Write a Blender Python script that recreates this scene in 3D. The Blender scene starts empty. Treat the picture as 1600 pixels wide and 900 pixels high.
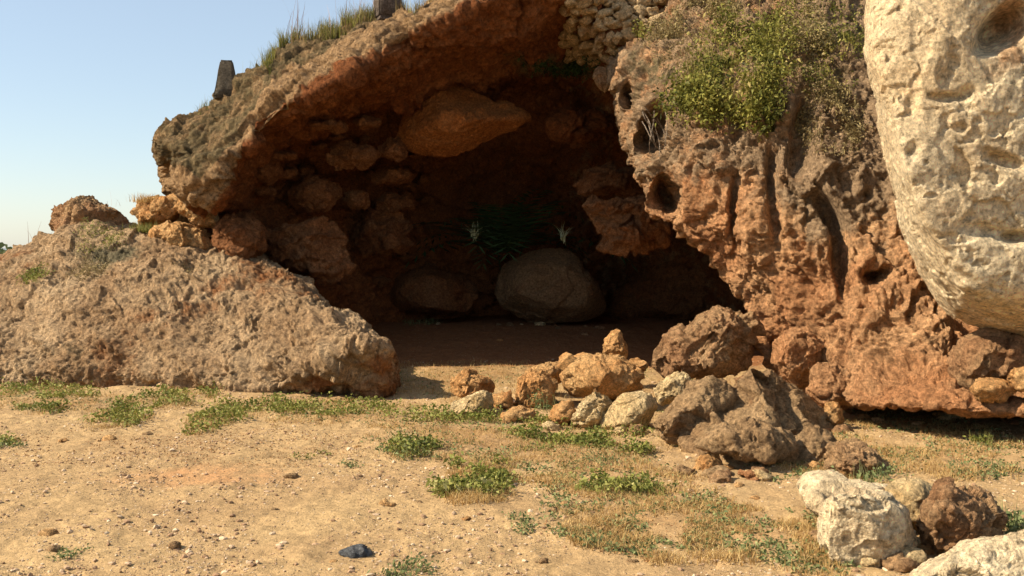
import bpy, bmesh, math
import numpy as np
from mathutils import Vector
R = math.radians
rng = np.random.default_rng(7)
scene = bpy.context.scene
COL = scene.collection

# ------------------------------------------------------------------ camera geometry
F = 1500.0; CAMH = 1.6; TH = math.atan(60 / F)
def P(px, py, d):
    """world point whose bearing is that of photo pixel px,py and whose distance forward is d metres"""
    a = (px - 800) / F; b = (450 - py) / F
    fy = math.cos(TH) + b * math.sin(TH); fz = -math.sin(TH) + b * math.cos(TH)
    return np.array([a / fy * d, d, CAMH + fz / fy * d])
def proj(V):
    x = V[:, 0]; y = V[:, 1]; z = V[:, 2] - CAMH
    fw = y * math.cos(TH) - z * math.sin(TH); up = y * math.sin(TH) + z * math.cos(TH)
    fw = np.maximum(fw, .01)
    return 800 + F * x / fw, 450 - F * up / fw

# ------------------------------------------------------------------ noise
_p = np.random.default_rng(11).permutation(256).astype(np.int64)
_g = np.random.default_rng(12).normal(size=(256, 3)); _g /= np.linalg.norm(_g, axis=1)[:, None]
_j = np.random.default_rng(13).random((256, 3))
def _h(x, y, z): return _p[(_p[(_p[x & 255] + y) & 255] + z) & 255]
def perlin(p):
    i = np.floor(p).astype(np.int64); f = p - i
    u = f * f * f * (f * (f * 6 - 15) + 10)
    out = 0
    for dx in (0, 1):
        wx = u[:, 0] if dx else 1 - u[:, 0]
        for dy in (0, 1):
            wy = u[:, 1] if dy else 1 - u[:, 1]
            for dz in (0, 1):
                wz = u[:, 2] if dz else 1 - u[:, 2]
                g = _g[_h(i[:, 0] + dx, i[:, 1] + dy, i[:, 2] + dz)]
                out = out + wx * wy * wz * (g[:, 0] * (f[:, 0] - dx) + g[:, 1] * (f[:, 1] - dy) + g[:, 2] * (f[:, 2] - dz))
    return out * 1.6
def fbm(p, o=4, gain=.5):
    s = 0; a = 1.0
    for k in range(o): s = s + a * perlin(p * 2.03 ** k + 17.3 * k); a *= gain
    return s
def ridged(p, o=4, gain=.5):
    s = 0; a = 1.0
    for k in range(o): s = s + a * (1 - 2.2 * np.abs(perlin(p * 2.07 ** k + 9.1 * k))); a *= gain
    return s
def worley(p):
    i = np.floor(p - .5).astype(np.int64); f = p - i
    f1 = np.full(len(p), 9.0); f2 = np.full(len(p), 9.0)
    for dx in (0, 1):
        for dy in (0, 1):
            for dz in (0, 1):
                c = _j[_h(i[:, 0] + dx, i[:, 1] + dy, i[:, 2] + dz)] * .8 + .1
                d = (c[:, 0] + dx - f[:, 0]) ** 2 + (c[:, 1] + dy - f[:, 1]) ** 2 + (c[:, 2] + dz - f[:, 2]) ** 2
                f2 = np.minimum(f2, np.maximum(f1, d)); f1 = np.minimum(f1, d)
    return np.sqrt(f1), np.sqrt(f2)
def facet(p, slope=1.0):
    """chipped planes: every cell is a small tilted plane with its own height"""
    i = np.floor(p - .5).astype(np.int64); f = p - i
    f1 = np.full(len(p), 9.0); out = np.zeros(len(p))
    for dx in (0, 1):
        for dy in (0, 1):
            for dz in (0, 1):
                h = _h(i[:, 0] + dx, i[:, 1] + dy, i[:, 2] + dz)
                r = f - np.array([dx, dy, dz]) - (_j[h] * .8 + .1)
                d = (r * r).sum(1); g = _g[(h * 7 + 3) & 255]
                v = (_j[(h * 5 + 1) & 255, 0] - .5) + slope * (g * r).sum(1)
                m = d < f1; out = np.where(m, v, out); f1 = np.minimum(f1, d)
    return out
def sstep(a, b, x):
    t = np.clip((x - a) / (b - a), 0, 1); return t * t * (3 - 2 * t)

# ------------------------------------------------------------------ mesh helpers
def make_mesh(name, V, Fc, smooth=True, attrs=None):
    V = np.asarray(V, np.float32); Fc = np.asarray(Fc, np.int32)
    me = bpy.data.meshes.new(name)
    n, k = Fc.shape
    me.vertices.add(len(V)); me.vertices.foreach_set('co', V.ravel())
    me.loops.add(n * k); me.loops.foreach_set('vertex_index', Fc.ravel())
    me.polygons.add(n)
    me.polygons.foreach_set('loop_start', np.arange(0, n * k, k, dtype=np.int32))
    me.polygons.foreach_set('loop_total', np.full(n, k, np.int32))
    me.polygons.foreach_set('use_smooth', np.full(n, smooth))
    me.update(calc_edges=True); me.validate()
    for an, av in (attrs or {}).items():
        a = me.attributes.new(an, 'FLOAT', 'POINT'); a.data.foreach_set('value', np.asarray(av, np.float32))
    return me
def vnormals(V, Fc):
    a = V[Fc[:, 0]]; b = V[Fc[:, 1]]; c = V[Fc[:, 2]]; d = V[Fc[:, -1]]
    n = np.cross(c - a, d - b) if Fc.shape[1] == 4 else np.cross(b - a, c - a)
    N = np.zeros_like(V)
    for k in range(Fc.shape[1]):
        for ax in range(3): N[:, ax] += np.bincount(Fc[:, k], n[:, ax], len(V))
    return N / np.maximum(np.linalg.norm(N, axis=1), 1e-9)[:, None]
def tag(o, label=None, cat=None, group=None, kind=None):
    if label: o['label'] = label
    if cat: o['category'] = cat
    if group: o['group'] = group
    if kind: o['kind'] = kind
    return o
def link(name, V, Fc, mat, parent=None, origin=None, smooth=True, attrs=None):
    origin = np.zeros(3) if origin is None else np.asarray(origin, float)
    me = make_mesh(name, np.asarray(V) - origin, Fc, smooth, attrs)
    me.materials.append(mat)
    o = bpy.data.objects.new(name, me); COL.objects.link(o)
    o.location = origin
    if parent is not None:
        o.parent = parent; o.location = origin - np.array(parent.location)
    return o
def empty(name, loc):
    o = bpy.data.objects.new(name, None); COL.objects.link(o); o.location = loc; o.empty_display_size = .3
    return o
def catmull(A, n):
    """A: (K, ...) control values -> (n, ...) along the first axis, steps spread evenly over arc length"""
    K = len(A)
    seg = np.linalg.norm(np.diff(A, axis=0), axis=-1)
    while seg.ndim > 1: seg = seg.mean(axis=-1)
    seg = seg ** .8
    cum = np.concatenate([[0], np.cumsum(seg)])
    t = np.linspace(0, cum[-1] * (1 - 1e-9), n)
    i = np.clip(np.searchsorted(cum, t, side='right') - 1, 0, K - 2)
    u = (t - cum[i]) / seg[i]
    ext = np.concatenate([A[:1] * 2 - A[1:2], A, A[-1:] * 2 - A[-2:-1]])
    p0, p1, p2, p3 = ext[i], ext[i + 1], ext[i + 2], ext[i + 3]
    u = u.reshape((-1,) + (1,) * (A.ndim - 1))
    cr = .5 * (2 * p1 + (p2 - p0) * u + (2 * p0 - 5 * p1 + 4 * p2 - p3) * u ** 2 + (3 * p1 - p0 - 3 * p2 + p3) * u ** 3)
    return cr
def loft(C, nu, nv):
    """C: (cols, rows, 3)"""
    A = catmull(np.asarray(C, float), nu)
    A = np.swapaxes(catmull(np.swapaxes(A, 0, 1), nv), 0, 1)
    V = A.reshape(-1, 3)
    i, j = np.meshgrid(np.arange(nu - 1), np.arange(nv - 1), indexing='ij')
    a = (i * nv + j).ravel()
    return V, np.stack([a, a + nv, a + nv + 1, a + 1], 1)

# ------------------------------------------------------------------ materials
def new_mat(name):
    m = bpy.data.materials.new(name); m.use_nodes = True
    nt = m.node_tree; b = nt.nodes['Principled BSDF']
    b.inputs['Roughness'].default_value = .92; b.inputs['Specular IOR Level'].default_value = .15
    return m, nt, b
def N(nt, t, **kw):
    n = nt.nodes.new(t)
    for k, v in kw.items(): setattr(n, k, v)
    return n
def noise(nt, co, scale, detail=6, rough=.6, dist=0):
    n = N(nt, 'ShaderNodeTexNoise'); n.inputs['Scale'].default_value = scale
    n.inputs['Detail'].default_value = detail; n.inputs['Roughness'].default_value = rough
    n.inputs['Distortion'].default_value = dist
    nt.links.new(co, n.inputs['Vector']); return n.outputs['Fac']
def ramp(nt, fac, stops):
    r = N(nt, 'ShaderNodeValToRGB'); e = r.color_ramp.elements
    while len(e) < len(stops): e.new(.5)
    for k, (p, c) in enumerate(stops):
        e[k].position = p; e[k].color = (c, c, c, 1) if isinstance(c, (int, float)) else (*c, 1)
    nt.links.new(fac, r.inputs['Fac']); return r.outputs['Color']
def mix(nt, fac, a, b, mode='MIX'):
    m = N(nt, 'ShaderNodeMix', data_type='RGBA', blend_type=mode)
    for s, v in ((m.inputs[0], fac), (m.inputs[6], a), (m.inputs[7], b)):
        if isinstance(v, bpy.types.NodeSocket): nt.links.new(v, s)
        elif isinstance(v, tuple): s.default_value = (*v, 1)
        else: s.default_value = v
    return m.outputs[2]
def math_(nt, op, a, b=0.0):
    m = N(nt, 'ShaderNodeMath', operation=op)
    for s, v in ((m.inputs[0], a), (m.inputs[1], b)):
        if isinstance(v, bpy.types.NodeSocket): nt.links.new(v, s)
        else: s.default_value = v
    return m.outputs[0]
def attr(nt, name):
    a = N(nt, 'ShaderNodeAttribute'); a.attribute_name = name; return a.outputs['Fac']
def bump(nt, h, strength, dist, prev=None):
    b = N(nt, 'ShaderNodeBump'); b.inputs['Strength'].default_value = strength; b.inputs['Distance'].default_value = dist
    nt.links.new(h, b.inputs['Height'])
    if prev is not None: nt.links.new(prev, b.inputs['Normal'])
    return b.outputs['Normal']
def rock_mat(name, c1, c2, alt, spots=None, zoneattr=True, sc=1.0, bs=1.0, alt2=None, grain=(.62, 1.35), crack=.35):
    """c1/c2: body colours mixed by large noise; alt: mineral colour where 'zone' is high; alt2 where 'zone2' is high"""
    m, nt, b = new_mat(name)
    co = N(nt, 'ShaderNodeNewGeometry').outputs['Position']
    big = noise(nt, co, .9 * sc, 8, .62, .3)
    base = mix(nt, ramp(nt, big, [(.38, 0.0), (.62, 1.0)]), c1, c2)
    def zone(nm, base, col):
        z = math_(nt, 'ADD', attr(nt, nm), math_(nt, 'MULTIPLY', math_(nt, 'SUBTRACT', noise(nt, co, 3.1 * sc, 9, .68), .5), 1.5))
        return mix(nt, ramp(nt, z, [(.35, 0.0), (.65, 1.0)]), base, col)
    if zoneattr: base = zone('zone', base, alt)
    if alt2: base = zone('zone2', base, alt2)
    mid = noise(nt, co, 7 * sc, 9, .7)
    base = mix(nt, 1.0, base, ramp(nt, mid, [(.3, grain[0]), (.5, 1.0), (.72, grain[1])]), 'MULTIPLY')
    fine = noise(nt, co, 24 * sc ** .5, 6, .78)
    base = mix(nt, 1.0, base, ramp(nt, fine, [(.36, .45), (.45, .9), (.52, 1.1), (.62, 1.6)]), 'MULTIPLY')
    if spots:
        s = ramp(nt, noise(nt, co, 15, 8, .7, .5), [(.62, 0.0), (.70, 1.0)])
        base = mix(nt, math_(nt, 'MULTIPLY', s, .7), base, spots)
    nt.links.new(base, b.inputs['Base Color'])
    # distorted crack lines
    wv = N(nt, 'ShaderNodeTexNoise'); wv.inputs['Scale'].default_value = 4 * sc; wv.inputs['Detail'].default_value = 5
    nt.links.new(co, wv.inputs['Vector'])
    ad = N(nt, 'ShaderNodeVectorMath', operation='MULTIPLY_ADD'); nt.links.new(wv.outputs['Color'], ad.inputs[0]); ad.inputs[1].default_value = (.35, .35, .35); nt.links.new(co, ad.inputs[2])
    vc = N(nt, 'ShaderNodeTexVoronoi', feature='DISTANCE_TO_EDGE'); vc.inputs['Scale'].default_value = 3.2 * sc; nt.links.new(ad.outputs[0], vc.inputs['Vector'])
    cr = ramp(nt, vc.outputs['Distance'], [(0, 0.0), (.035, 1.0)])
    n0 = bump(nt, cr, crack, .05)
    n1 = bump(nt, noise(nt, co, 9 * sc ** .5, 6, .75), bs, .11, n0)
    n2 = bump(nt, fine, bs, .045, n1)
    n3 = bump(nt, noise(nt, co, 75 * sc ** .5, 3, .8), bs, .012, n2)
    nt.links.new(n3, b.inputs['Normal'])
    return m
RED = (.30, .105, .032); OCH = (.42, .22, .085); TAN = (.36, .245, .145); GREY = (.20, .165, .12)
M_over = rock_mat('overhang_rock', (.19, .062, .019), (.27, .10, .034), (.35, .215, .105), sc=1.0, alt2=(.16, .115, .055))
M_pil = rock_mat('pillar_rock', (.44, .205, .088), (.56, .32, .155), (.33, .22, .125), sc=1.2, alt2=(.15, .12, .06))
M_slab = rock_mat('slab_rock', (.38, .235, .12), (.53, .365, .205), (.30, .13, .05), sc=1.0, alt2=(.17, .14, .08), grain=(.75, 1.2))
M_white = rock_mat('pale_limestone', (.80, .59, .34), (.88, .71, .45), (.55, .33, .17), sc=1.0, spots=(.36, .20, .11), crack=.1, grain=(.78, 1.15))
M_och = rock_mat('ochre_rock', (.58, .29, .105), (.70, .42, .18), (.38, .14, .045), sc=2.2)
M_pale = rock_mat('pale_yellow_rock', (.66, .45, .21), (.78, .59, .32), (.44, .22, .09), sc=2.4)
M_grey = rock_mat('grey_brown_rock', (.34, .205, .10), (.44, .285, .145), (.30, .13, .055), sc=2.0)
M_pit = rock_mat('pitted_brown_rock', (.38, .20, .095), (.48, .30, .15), (.22, .11, .06), sc=2.4)
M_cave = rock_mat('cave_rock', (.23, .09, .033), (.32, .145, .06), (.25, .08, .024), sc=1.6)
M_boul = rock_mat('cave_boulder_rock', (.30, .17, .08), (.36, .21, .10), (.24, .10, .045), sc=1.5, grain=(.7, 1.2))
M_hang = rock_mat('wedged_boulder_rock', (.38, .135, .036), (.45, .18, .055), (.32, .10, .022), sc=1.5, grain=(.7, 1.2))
M_wall = rock_mat('rubble_rock', (.50, .32, .15), (.68, .49, .27), (.34, .17, .07), sc=2.5)
M_conc = rock_mat('weathered_concrete', (.13, .105, .075), (.17, .14, .10), (.1, .08, .05), zoneattr=False, sc=3)
M_wood = rock_mat('weathered_post', (.15, .115, .09), (.21, .165, .13), (.1, .08, .05), zoneattr=False, sc=3)
M_slate = rock_mat('slate_grey_stone', (.14, .145, .15), (.20, .20, .20), (.1, .1, .1), zoneattr=False, sc=8)

def ground_mat():
    m, nt, b = new_mat('sandy_ground')
    co = N(nt, 'ShaderNodeNewGeometry').outputs['Position']
    big = noise(nt, co, .7, 8, .6, .4)
    base = mix(nt, ramp(nt, big, [(.35, 0.0), (.65, 1.0)]), (.345, .22, .105), (.44, .295, .14))
    def zone(nm, base, col, a=1.1):
        z = math_(nt, 'ADD', attr(nt, nm), math_(nt, 'MULTIPLY', math_(nt, 'SUBTRACT', noise(nt, co, 4.5, 9, .7), .5), a))
        return mix(nt, ramp(nt, z, [(.32, 0.0), (.72, 1.0)]), base, col)
    base = zone('redpatch', base, (.45, .24, .105))
    base = zone('straw', base, (.33, .195, .085), 1.6)
    base = zone('green', base, (.22, .17, .07), 1.6)
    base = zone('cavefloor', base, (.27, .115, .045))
    mid = noise(nt, co, 9, 9, .72)
    base = mix(nt, 1.0, base, ramp(nt, mid, [(.3, .72), (.5, 1.0), (.7, 1.22)]), 'MULTIPLY')
    f = noise(nt, co, 70, 5, .8)
    base = mix(nt, 1.0, base, ramp(nt, f, [(.3, .6), (.5, 1.0), (.68, 1.35)]), 'MULTIPLY')
    v = N(nt, 'ShaderNodeTexVoronoi'); v.inputs['Scale'].default_value = 38; nt.links.new(co, v.inputs['Vector'])
    peb = ramp(nt, v.outputs['Distance'], [(.14, 1.0), (.30, 0.0)])
    cut = N(nt, 'ShaderNodeSeparateColor'); nt.links.new(v.outputs['Color'], cut.inputs[0])
    pk = ramp(nt, cut.outputs[0], [(.60, 0.0), (.63, 1.0)])
    pm = math_(nt, 'MULTIPLY', peb, pk)
    base = mix(nt, math_(nt, 'MULTIPLY', pm, .7), base, ramp(nt, cut.outputs[1], [(.1, (.18, .11, .06)), (.5, (.38, .26, .16)), (.9, (.66, .52, .36))]))
    nt.links.new(base, b.inputs['Base Color'])
    n1 = bump(nt, noise(nt, co, 14, 6, .7), .7, .03)
    n2 = bump(nt, pm, .8, .012, n1)
    n3 = bump(nt, noise(nt, co, 120, 3, .8), .8, .006, n2)
    nt.links.new(n3, b.inputs['Normal'])
    return m
M_ground = ground_mat()
def leaf_mat(name, stops, trans=.25):
    m, nt, b = new_mat(name)
    c = ramp(nt, attr(nt, 'rnd'), stops)
    nt.links.new(c, b.inputs['Base Color'])
    b.inputs['Roughness'].default_value = .6
    t = N(nt, 'ShaderNodeBsdfTranslucent'); nt.links.new(c, t.inputs['Color'])
    mx = N(nt, 'ShaderNodeMixShader'); mx.inputs[0].default_value = trans
    nt.links.new(b.outputs[0], mx.inputs[1]); nt.links.new(t.outputs[0], mx.inputs[2])
    nt.links.new(mx.outputs[0], nt.nodes['Material Output'].inputs['Surface'])
    return m
M_leaf = leaf_mat('weed_leaf', [(0, (.08, .10, .022)), (.45, (.17, .185, .04)), (.8, (.29, .28, .07)), (1, (.40, .36, .14))])
M_blue = leaf_mat('grey_green_leaf', [(0, (.07, .095, .035)), (.5, (.17, .20, .075)), (1, (.32, .33, .14))])
M_bush = leaf_mat('bush_leaf', [(0, (.035, .042, .010)), (.4, (.14, .14, .026)), (.75, (.28, .26, .055)), (1, (.42, .33, .12))])
M_straw = leaf_mat('straw_blade', [(0, (.26, .14, .045)), (.5, (.44, .28, .10)), (1, (.62, .46, .21))])
M_drybush = leaf_mat('dry_shrub_leaf', [(0, (.14, .10, .045)), (.5, (.26, .20, .09)), (1, (.36, .28, .12))])
M_stalk = leaf_mat('pinkish_dry_stalk', [(0, (.26, .15, .10)), (1, (.48, .32, .22))])
M_darkleaf = leaf_mat('cave_plant_leaf', [(0, (.025, .05, .018)), (1, (.07, .12, .04))])
M_paleleaf = leaf_mat('pale_leaf', [(0, (.55, .60, .30)), (1, (.8, .8, .55))])
M_far = leaf_mat('far_foliage', [(0, (.06, .085, .035)), (1, (.14, .16, .07))])

# ------------------------------------------------------------------ ground heights
def ground_h(x, y):
    p = np.stack([x, y, np.zeros_like(x)], 1)
    h = .035 * fbm(p * .45, 3) + .012 * fbm(p * 2.3, 3)
    h = h + .30 * sstep(12.0, 17.0, y) * (1 - sstep(22, 40, y)) - 2.0 * sstep(24, 60, y)
    h = h + .05 * sstep(1.2, 3.0, x) * sstep(4.5, 6.5, y) * (1 - sstep(7.5, 9, y))
    return h
def gz(x, y): return float(ground_h(np.array([float(x)]), np.array([float(y)]))[0])
def on_ground(px, py):
    d = 1.6 * F / max(py - 390, 5)
    for _ in range(8):
        q = P(px, py, d); g = gz(q[0], q[1]); d *= 1 + (q[2] - g) / (CAMH - g) if CAMH > g else 1
    q = P(px, py, d); q[2] = gz(q[0], q[1]); return q

# ------------------------------------------------------------------ CLIFF
SUNAZ = R(-72); SUNEL = R(46)          # azimuth of the sun measured from straight behind... see below

cols = []
def col(*pts, back=6.0):
    c = [P(*p) for p in pts]
    s = c[0]; c[-1] = c[-1] - np.array([0, 0, .6])
    cols.append([s + np.array([0, back, .1]), s + np.array([0, .9, .06])] + c)
col((285, 225, 16.5), (278, 250, 16.5), (280, 290, 16.5), (285, 320, 16.5), (290, 340, 16.5), (290, 360, 16.7), (290, 380, 16.8), (290, 400, 16.8), (290, 470, 16.8), back=2)
col((254, 215, 13.6), (250, 232, 13.3), (262, 258, 13.1), (272, 282, 13.0), (284, 305, 13.1), (298, 328, 13.4), (300, 350, 13.7), (300, 400, 13.8), (300, 460, 13.9), back=4)
col((300, 182, 13.4), (304, 210, 12.8), (318, 245, 12.4), (332, 285, 12.2), (345, 318, 12.4), (352, 328, 13.2), (352, 340, 13.7), (348, 400, 13.2), (345, 480, 12.9), back=5)
col((352, 143, 13.4), (358, 170, 12.7), (368, 205, 12.2), (378, 238, 12.2), (385, 255, 13.0), (396, 280, 13.9), (405, 320, 14.4), (418, 390, 14.0), (425, 480, 13.6))
col((420, 104, 13.5), (430, 130, 12.6), (442, 155, 12.1), (452, 172, 12.1), (462, 198, 13.0), (472, 235, 14.4), (484, 300, 15.4), (495, 390, 15.0), (500, 480, 14.6))
col((500, 70, 13.6), (508, 92, 12.6), (522, 115, 12.1), (532, 132, 12.0), (546, 170, 13.2), (560, 215, 14.9), (572, 300, 16.3), (580, 400, 16.4), (585, 480, 16.3))
col((590, 36, 13.8), (593, 48, 12.8), (600, 64, 12.3), (618, 96, 12.4), (636, 135, 13.3), (656, 195, 15.4), (667, 300, 17.4), (670, 400, 17.9), (670, 490, 18))
col((690, -6, 14.0), (691, 4, 12.9), (695, 20, 12.3), (708, 60, 12.5), (727, 105, 13.5), (747, 175, 15.8), (758, 290, 18.4), (760, 400, 19), (760, 490, 19))
col((780, -50, 14.2), (781, -35, 13.0), (784, -12, 12.3), (797, 28, 12.6), (813, 80, 13.7), (832, 155, 15.9), (846, 290, 18.8), (850, 400, 19.5), (850, 500, 19.5))
col((870, -90, 14.5), (870, -65, 13.3), (872, -45, 12.6), (877, 0, 12.8), (890, 55, 14.0), (906, 135, 15.6), (926, 280, 18.4), (930, 400, 19.5), (930, 500, 19.5))
col((960, -120, 14.8), (958, -80, 13.9), (957, -40, 13.2), (958, 10, 13.0), (966, 75, 13.2), (978, 150, 14.8), (1000, 290, 17.0), (1010, 400, 18.5), (1010, 500, 19))
col((1050, -130, 14.6), (1050, -80, 13.7), (1050, -40, 13.2), (1050, 10, 13.1), (1055, 75, 13.3), (1065, 150, 14.5), (1080, 290, 16.2), (1090, 400, 17.5), (1090, 500, 18))
col((1200, -160, 15), (1200, -100, 14.2), (1200, -50, 14), (1200, 0, 13.8), (1200, 60, 13.6), (1200, 150, 13.8), (1200, 290, 14.6), (1200, 400, 15.5), (1200, 500, 16))
col((1400, -180, 14), (1400, -120, 13.2), (1400, -60, 12.8), (1400, 0, 12.6), (1400, 60, 12.5), (1400, 150, 12.6), (1400, 290, 13), (1400, 400, 13.2), (1400, 500, 13.5))
V, Fc = loft(np.array(cols), 620, 620)
def rock_disp(V, Nn, amp=1.0, pits=0.0, strata=0.0, cob=0.0, s=1.0, fine=1.0, low=1.0):
    q = V * s
    w = q + .16 * np.stack([perlin(q * 1.3 + 3), perlin(q * 1.3 + 31), perlin(q * 1.3 + 57)], 1) + .035 * np.stack([perlin(q * 6 + 3), perlin(q * 6 + 31), perlin(q * 6 + 57)], 1)
    d = low * .13 * fbm(w * .8, 2) + low * .15 * facet(w * 1.25, .7)
    d += .060 * facet(w * 2.9 + 7, .8) + .020 * facet(w * 6.7 + 3, .8) * fine + .006 * facet(w * 14 + 9, .8) * fine
    d += .022 * fbm(w * 6, 4, .58) * fine + .004 * ridged(q * 21, 2) * fine
    if strata:
        l = perlin(np.stack([q[:, 0] * .6, q[:, 1] * .6, q[:, 2] * 5 - q[:, 0] * 1.9], 1)); d += strata * (.07 * l + .05 * np.abs(l))
    if pits:
        n = fbm(w * 3.1 + 40, 2); d -= pits * .08 * sstep(.15, .4, n)
        n = fbm(w * 9.5 + 80, 2); d -= pits * .028 * sstep(.15, .4, n)
        n = perlin(q * 24 + 80); d -= pits * .010 * sstep(.2, .45, n)
    if cob:
        c1, c2 = worley(w * 3.6 + 12); d += cob * (.10 * sstep(0, .25, c2 - c1) - .05)
    return V + Nn * (d * amp / s)[:, None]
Nn = vnormals(V, Fc)
if (Nn[:, 1].mean()) > 0: Nn = -Nn; Fc = Fc[:, ::-1]
px, py = proj(V)
V2 = rock_disp(V, Nn, 1.0, pits=.5, strata=.8, cob=.3)
# zones: outer crust grey tan, inside red; greenish stain near the top right
vv = np.tile(np.linspace(0, 1, 620), 620)
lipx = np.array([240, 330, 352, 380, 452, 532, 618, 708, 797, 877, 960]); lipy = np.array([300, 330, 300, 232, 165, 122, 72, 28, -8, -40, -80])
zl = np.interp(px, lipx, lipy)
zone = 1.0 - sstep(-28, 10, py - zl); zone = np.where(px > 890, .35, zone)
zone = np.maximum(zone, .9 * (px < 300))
z2 = np.exp(-(((px - 870) / 90) ** 2 + ((py - 100) / 25) ** 2)) * .75 + .6 * sstep(-70, -45, zl - py) * (py < zl - 50) * (px < 700)
cliff = empty('cliff', P(700, 480, 14) * np.array([1, 1, 0]))
tag(cliff, 'red brown rock cliff with a wide dark cave mouth, overhanging roof and orange pillar', 'cliff')
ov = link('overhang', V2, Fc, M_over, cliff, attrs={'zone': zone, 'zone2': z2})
ov['label'] = 'tan crusted overhanging roof and red inner walls of the cave'
OV = (V2, vnormals(V2, Fc), px, py)

# ---- pillar
rows = [
 [(1040,-150,14.5),(1060,-160,13.4),(1100,-170,13.4),(1200,-180,12.8),(1300,-180,12.5),(1420,-180,12.3),(1560,-180,12.2),(1750,-180,12.2),(1900,-180,13)],
 [(1045,-60,14),(1060,-60,12.9),(1100,-60,12.9),(1190,-60,12.3),(1290,-60,12),(1400,-60,11.8),(1540,-60,11.6),(1750,-60,11.6),(1900,-60,12.5)],
 [(1030,30,14),(1045,35,12.7),(1100,30,12.1),(1180,30,11.6),(1280,30,11.2),(1390,30,11.1),(1520,30,11),(1750,30,11),(1900,30,12)],
 [(962,100,14.2),(962,95,12.6),(1050,95,11.8),(1150,95,11),(1270,95,10.6),(1380,95,10.6),(1500,95,10.5),(1750,95,10.5),(1900,95,12)],
 [(985,165,14),(962,160,12.5),(1045,170,11.1),(1150,170,10.5),(1265,170,10.2),(1380,170,10.2),(1500,170,10.2),(1750,170,10.2),(1900,170,12)],
 [(1030,255,13.5),(1008,255,11.5),(1062,260,10.7),(1150,260,10.2),(1265,260,9.9),(1385,260,9.9),(1500,260,9.9),(1750,260,9.9),(1900,260,12)],
 [(1095,340,13.2),(1038,335,11.2),(1085,345,10.5),(1160,350,10.0),(1275,350,9.7),(1400,350,9.6),(1500,350,9.6),(1750,350,9.6),(1900,350,12)],
 [(1190,410,12.8),(1128,405,10.9),(1165,415,10.3),(1230,420,9.8),(1310,420,9.4),(1420,420,9.3),(1520,420,9.3),(1750,420,9.3),(1900,420,12)],
 [(1240,490,12.3),(1180,490,10.6),(1210,495,10.1),(1265,500,9.6),(1340,500,9.1),(1440,500,8.9),(1530,505,9),(1750,500,9),(1900,500,12)],
 [(1280,570,12),(1212,560,10.3),(1240,570,9.8),(1300,575,9.2),(1370,570,8.8),(1460,565,8.5),(1540,560,8.7),(1750,565,8.6),(1900,565,12)],
 [(1320,625,11.5),(1250,610,10),(1285,620,9.4),(1330,630,8.5),(1400,636,7.9),(1480,640,7.5),(1560,646,7.4),(1750,652,7.3),(1900,640,12)],
 [(1330,640,11.5),(1270,636,10),(1300,638,9.8),(1350,632,9.8),(1410,622,9.8),(1490,612,9.8),(1570,612,9.8),(1750,612,9.8),(1900,640,12)],
 [(1330,680,11.5),(1280,680,10.2),(1300,680,10),(1350,680,10.2),(1410,680,10.3),(1490,680,10.3),(1570,680,10.3),(1750,680,10.3),(1900,680,12)],
]
C = np.array([[P(*p) for p in r] for r in rows])
V, Fc = loft(C, 560, 560)
Nn = vnormals(V, Fc)
if Nn[:, 1].mean() > 0: Nn = -Nn; Fc = Fc[:, ::-1]
px, py = proj(V)
wv = V * np.array([1, 1, .42])
fl = .10 * ridged(wv * 1.3 + 5, 3, .5) - .04            # vertical flutes
amp = sstep(120, 240, py)
V1 = V + Nn * (fl * (.25 + .75 * amp) * (1 - .6 * sstep(540, 630, py)))[:, None]
def dent(V, px, py, cx, cy, rx, ry, depth, ang=0):
    a = R(ang); dx = (px - cx); dy = (py - cy)
    u = (dx * math.cos(a) + dy * math.sin(a)) / rx; v = (-dx * math.sin(a) + dy * math.cos(a)) / ry
    w = np.exp(-(u * u + v * v) ** 1.5)
    return V + np.array([.15, 1, .05]) * (depth * w)[:, None]
for d in [(1028,205,22,42,1.0,10),(1050,305,18,30,1.1,-12),(985,150,10,22,.6,0),(1318,420,14,60,.38,-8),(1300,345,14,50,.4,-30),
          (1375,435,20,12,.45,0),(1210,300,10,70,.3,-5),(1150,330,8,60,.25,0),(1245,555,40,16,.4,30),(1290,590,12,30,.3,-20),(1255,210,18,60,.4,10),(1180,560,14,40,.6,0),(1225,40,30,20,.4,0)]:
    V1 = dent(V1, px, py, *d)
V1d = rock_disp(V1, Nn, 1.0, pits=1.2, s=1.6, fine=1.3); V1 = V1 + (V1d - V1) * (1 - .5 * sstep(560, 640, py))[:, None]
zone = (1 - sstep(230, 420, py)) * .72 + .35 * (px > 1260) * (py < 420) - .1
zone += .5 * np.exp(-(((px - 1290) / 50) ** 2 + ((py - 620) / 40) ** 2)) + .45 * np.exp(-(((px - 1270) / 60) ** 2 + ((py - 330) / 60) ** 2))
z2 = .55 * np.exp(-(((px - 1020) / 60) ** 2 + ((py - 110) / 60) ** 2)) + .4 * np.exp(-(((px - 1300) / 60) ** 2 + ((py - 100) / 120) ** 2))
pl = link('pillar', V1, Fc, M_pil, cliff, attrs={'zone': zone, 'zone2': z2})
pl['label'] = 'orange fluted rock pillar right of the cave mouth'
PIL = (V1, vnormals(V1, Fc), px, py)

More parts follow.
